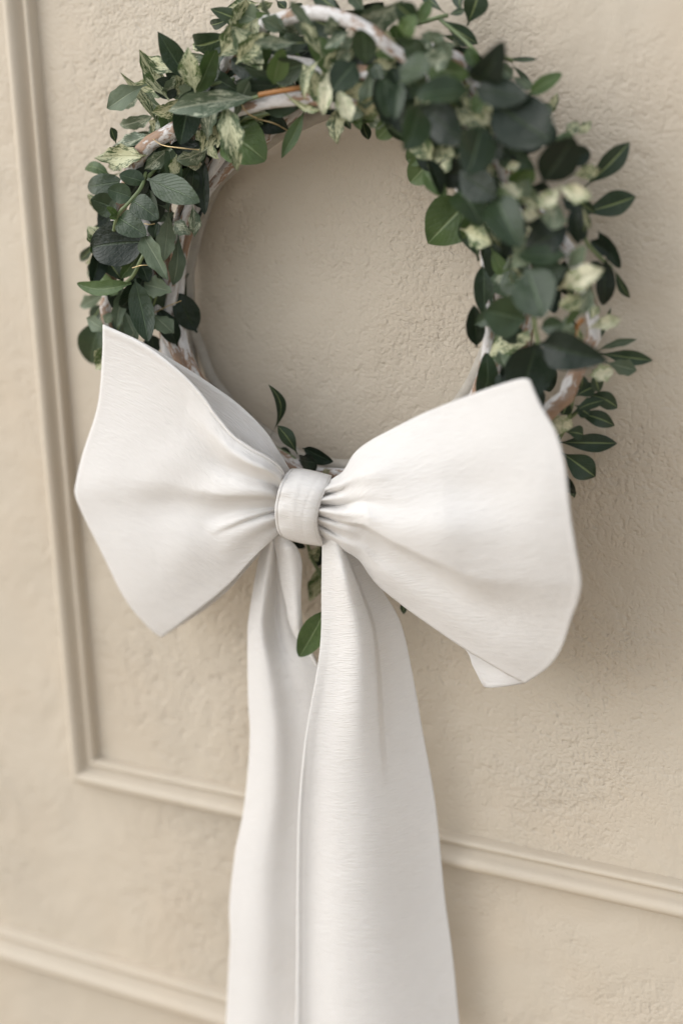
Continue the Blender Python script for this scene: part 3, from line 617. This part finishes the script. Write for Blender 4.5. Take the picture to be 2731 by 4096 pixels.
# left loop, back sheet
lb_top = fp('H', [(305, 142, 93), (400, 185, 91), (520, 238, 88), (770, 385, 82), (930, 490, 78), (1080, 600, 76), (1220, 740, 76), (1300, 860, 76), (1385, 1000, 72)])
lb_bot = fp('H', [(640, 1922, 43), (800, 1822, 46), (900, 1752, 46), (1020, 1650, 48), (1160, 1490, 56), (1335, 1300, 64)])
lb_left = [p - Vector((0, 0, 3)) for p in lf_left]; lb_left[0] = lb_top[0].copy(); lb_left[-1] = lb_bot[0].copy()
lb_right = fp('H', [(1385, 1000, 66), (1350, 1100, 62), (1335, 1300, 64)])
patch('loop', lb_top, lb_bot, lb_left, lb_right, lambda u, v: 15*math.sin(math.pi*u)*math.exp(-((v-.22)/.14)**2) - 16*math.sin(math.pi*u)*sstep(.4, .75, v)*math.sin(math.pi*v), 60, 50)

# right loop, front
rf_top = fp('F0', [(1300, 1935, 80), (1345, 1908, 80), (1376, 1884, 81), (1417, 1817, 82), (1474, 1769, 84), (1577, 1713, 87), (1704, 1650, 92), (1897, 1574, 100), (2029, 1529, 106), (2094, 1514, 109), (2119, 1521, 110)])
rf_right = fp('F0', [(2119, 1521, 110), (2160, 1621, 112), (2219, 1726, 114), (2252, 1831, 115), (2265, 1923, 115), (2279, 2055, 113), (2300, 2190, 109), (2322, 2322, 102), (2312, 2397, 97), (2285, 2472, 91), (2244, 2595, 80), (2190, 2669, 71), (2101, 2731, 60)])
rf_bot = fp('F0', [(1262, 2125, 74), (1359, 2190, 74), (1434, 2236, 72), (1476, 2296, 68), (1520, 2348, 66), (1617, 2426, 63), (1704, 2489, 62), (1850, 2589, 60), (1938, 2642, 60), (2040, 2702, 60), (2101, 2731, 60)])
rf_left = fp('F0', [(1300, 1935, 80), (1275, 1985, 86), (1262, 2040, 87), (1256, 2085, 82), (1262, 2125, 74)])
def h_rf(u, v):
    h = 0
    h += crease(u, v, [(0, .62), (.22, .66), (.45, .70), (.62, .72), (.8, .67), (1, .62)], [(0, 0), (.12, 6), (.22, 20), (.46, 26), (.64, 20), (.82, 12), (1, 2)], [(0, .10), (.4, .52), (1, .5)], [(0, .03), (.26, .022), (.46, .028), (.64, .06), (.82, .11), (1, .16)])
    h += crease(u, v, [(0, .88), (.3, .9), (1, .93)], [(0, 2), (.25, 5), (.5, 6), (.8, 5), (1, 0)], [(0, .06), (1, .10)], [(0, .05), (1, .08)])
    h += crease(u, v, [(.05, .20), (.25, .22), (.5, .14), (1, .2)], [(0, 1), (.10, 8), (.20, 10), (.4, 3), (1, 0)], [(0, .09), (.3, .12), (1, .2)], [(0, .05), (.2, .10), (1, .2)])
    h -= crease(u, v, [(.1, .34), (.5, .36), (.75, .38)], [(.1, 0), (.45, 2.5), (.66, 4), (.9, 0)], [(0, .09), (1, .15)], [(0, .1), (1, .13)])
    h += .3*math.exp(-((u-.988)/.007)**2) + .35*math.exp(-((v-.012)/.006)**2)
    h += 1.2*math.sin(u*11+v*15)*math.sin(v*7-u*4)*math.sin(math.pi*u)*math.sin(math.pi*v)
    # gathers running out of the knot
    for (v0, v1, a, ul, wa, wb) in ((.16, .13, 4.2, .17, .06, .022), (.27, .255, -5.5, .14, .022, .026), (.36, .34, 4.6, .22, .05, .028), (.455, .47, -6.5, .34, .022, .036),
                                    (.56, .57, 4.0, .22, .05, .022), (.65, .68, -4.0, .16, .022, .022), (.73, .76, 3.8, .2, .04, .020), (.82, .87, -3.4, .18, .02, .022), (.92, .95, 2.8, .16, .035, .03)):
        lu = lerp(v0, v1, min(u/ul, 1)); dv = v-lu; wdd = (wa if dv < 0 else wb)*(1+1.6*min(u/ul, 1))
        h += a*math.exp(-(u/ul)**2*1.3)*math.exp(-(dv/wdd)**2)
    return h
patch('loop', rf_top, rf_bot, rf_left, rf_right, h_rf, 120, 130)
rb_top = fp('F0', [(1300, 1950, 66), (1430, 1850, 56), (1600, 1740, 52), (1900, 1610, 62), (2060, 1545, 84), (2117, 1527, 105)])
rb_bot = fp('F0', [(1262, 2118, 66), (1434, 2222, 56), (1620, 2405, 48), (1846, 2584, 50), (1890, 2663, 50), (1928, 2735, 50), (1937, 2745, 50), (1955, 2751, 51), (2020, 2745, 54), (2101, 2731, 57)])
rb_right = [p - Vector((0, 0, 3)) for p in rf_right]; rb_right[0] = rb_top[-1].copy(); rb_right[-1] = rb_bot[-1].copy()
rb_left = fp('F0', [(1300, 1950, 66), (1262, 2118, 66)])
patch('loop', rb_top, rb_bot, rb_left, rb_right, lambda u, v: -22*math.sin(math.pi*u)*math.sin(math.pi*v)**.7, 70, 60)

# tails
def vfold(u, v, line, amp, wa, wb): return crease(v, u, line, amp, wa, wb)
ft_left = fp('O', [(741, 1228, 72), (739, 1350, 68), (738, 1450, 68), (729, 1535, 70), (702, 1690, 72), (687, 1850, 70), (683, 2000, 66), (682, 2160, 62), (680, 2390, 58)])
ft_right = fp('O', [(800, 1228, 64), (842, 1300, 52), (882, 1362, 42), (920, 1432, 36), (945, 1540, 32), (970, 1680, 30), (1000, 1850, 28), (1020, 2050, 26), (1040, 2200, 24), (1058, 2390, 22)])
ft_top = fp('O', [(741, 1228, 72), (770, 1228, 74), (800, 1228, 64)]); ft_bot = fp('O', [(680, 2390, 58), (870, 2390, 50), (1058, 2390, 22)])
def h_ft(u, v):
    h = crease(v, u, [(0, .5), (.15, .42), (.4, .42), (1, .42)], [(0, 4), (.12, 10), (.4, 8), (1, 8)], [(0, .3), (1, .38)], [(0, .2), (.2, .26), (1, .42)])
    h += 6.5*(1-sstep(.62, .68, u))*sstep(.02, .10, v)*(1-sstep(.28, .55, v))*sstep(.2, .5, u)
    h -= crease(v, u, [(0, .2), (.3, .12), (1, .1)], [(0, 0), (.3, 1), (.6, 3), (1, 4)], [(0, .06), (1, .1)], [(0, .1), (1, .12)])*(1-math.exp(-(u/.04)**2))
    h += 1.1*math.sin(v*9+u*4)*math.sin(math.pi*u)
    h += 1.0*math.exp(-((u-.008)/.008)**2)*sstep(.35, .5, v) - .8*math.exp(-((u-.03)/.008)**2)*sstep(.35, .5, v)
    return h
patch('tail', ft_top, ft_bot, ft_left, ft_right, h_ft, 80, 110)
bt_left = fp('O', [(605, 1235, 62), (590, 1310, 52), (575, 1400, 46), (570, 1460, 44), (571, 1600, 42), (575, 1700, 41), (562, 1850, 40), (541, 1960, 40), (528, 2080, 40), (530, 2150, 40), (525, 2250, 38), (519, 2390, 36)])
bt_right = fp('O', [(650, 1235, 58), (662, 1340, 42), (672, 1420, 36), (694, 1480, 34), (727, 1527, 34), (760, 1600, 32), (790, 1800, 30), (800, 2390, 24)])
bt_top = fp('O', [(605, 1235, 62), (628, 1235, 64), (650, 1235, 58)]); bt_bot = fp('O', [(519, 2390, 36), (660, 2390, 36), (800, 2390, 24)])
def h_bt(u, v):
    h = crease(v, u, [(0, .4), (.2, .26), (.5, .26), (1, .24)], [(0, 3), (.1, 8), (.3, 6), (1, 5)], [(0, .25), (1, .24)], [(0, .16), (.2, .14), (1, .22)])
    h -= crease(v, u, [(0, .65), (.2, .60), (1, .5)], [(0, 2), (.12, 7), (.3, 2), (1, 1)], [(0, .14), (1, .2)], [(0, .12), (1, .2)])
    return h
patch('tail', bt_top, bt_bot, bt_left, bt_right, h_bt, 70, 110)
# the edge of the rear tail folded over on itself
fd_left = fp('G', [(330, 1205, 66), (362, 1350, 56), (388, 1520, 50), (425, 1680, 46), (448, 1800, 44), (488, 1900, 42), (545, 1975, 38), (640, 2120, 36)])
fd_right = fp('G', [(410, 1200, 66), (500, 1290, 62), (534, 1390, 58), (532, 1500, 56), (528, 1640, 54), (536, 1800, 50), (560, 1900, 42), (652, 2112, 36)])
fd_top = fp('G', [(330, 1205, 66), (370, 1200, 67), (410, 1200, 66)]); fd_bot = fp('G', [(640, 2120, 36), (646, 2116, 36), (652, 2112, 36)])
patch('tail_fold', fd_top, fd_bot, fd_left, fd_right, lambda u, v: 7*math.sin(math.pi*u)*sstep(0, .15, v)*(1-.6*v), 24, 60)

# knot band: wraps over the gathers from top to bottom
k_top = fp('G', [(462, 752, 62), (540, 752, 62), (640, 772, 62), (742, 800, 62)])
k_bot = fp('G', [(398, 1205, 58), (470, 1232, 58), (570, 1255, 58), (690, 1272, 58)])
k_left = fp('G', [(462, 752, 62), (420, 800, 62), (388, 870, 62), (366, 950, 61), (356, 1040, 60), (362, 1110, 59), (374, 1165, 58), (398, 1205, 58)])
k_right = fp('G', [(742, 800, 62), (716, 865, 62), (684, 930, 61), (660, 1000, 60), (642, 1090, 60), (644, 1150, 59), (660, 1215, 58), (690, 1272, 58)])
def h_k(u, v):
    h = 5+30*(max(0, 1-(2*v-1)**2))**.40 + .5*noise.noise(Vector((u*1.5, v*4, 3.1)))
    h += 1.2*math.exp(-((u-.0)/.05)**2) - 1.3*math.exp(-((u-.065)/.018)**2) - 1.0*math.exp(-((u-.96)/.02)**2)
    h += .8*math.sin(v*23+u*3)*math.exp(-((u-.1)/.2)**2)
    h += .30*math.exp(-((u-.34-.16*v)/.07)**2) - .22*math.exp(-((u-.74+.10*v)/.05)**2) + .25*math.exp(-((v-.35-.1*u)/.05)**2)
    return h - 3*(abs(2*u-1))**3
kb = patch('knot', k_top, k_bot, k_left, k_right, h_k, 60, 70, thick=.0026)
# stuffing of gathered cloth and the band's return behind the knot
def tie():
    pts = [P(*full('G', x, y), h) for x, y, h in ((600, 775, 66), (598, 790, 40), (590, 900, 20), (570, 1050, 14), (560, 1200, 22), (565, 1245, 44), (568, 1250, 60))]
    ex = Vector((.030, 0, 0)); vs, fs, us = [], [], []
    c = Curve(pts)
    for i in range(25):
        p = c(i/24)
        for k2 in range(5): vs.append(p + ex*(k2/4-.5)); us.append((k2*8, i*4))
    for i in range(24):
        for k2 in range(4):
            a = i*5+k2; fs.append((a, a+1, a+6, a+5))
    o = new_mesh('tie_band', rel(vs, bow), fs, M_cloth, bow, us); md = o.modifiers.new('thickness', 'SOLIDIFY'); md.thickness = .002
tie()
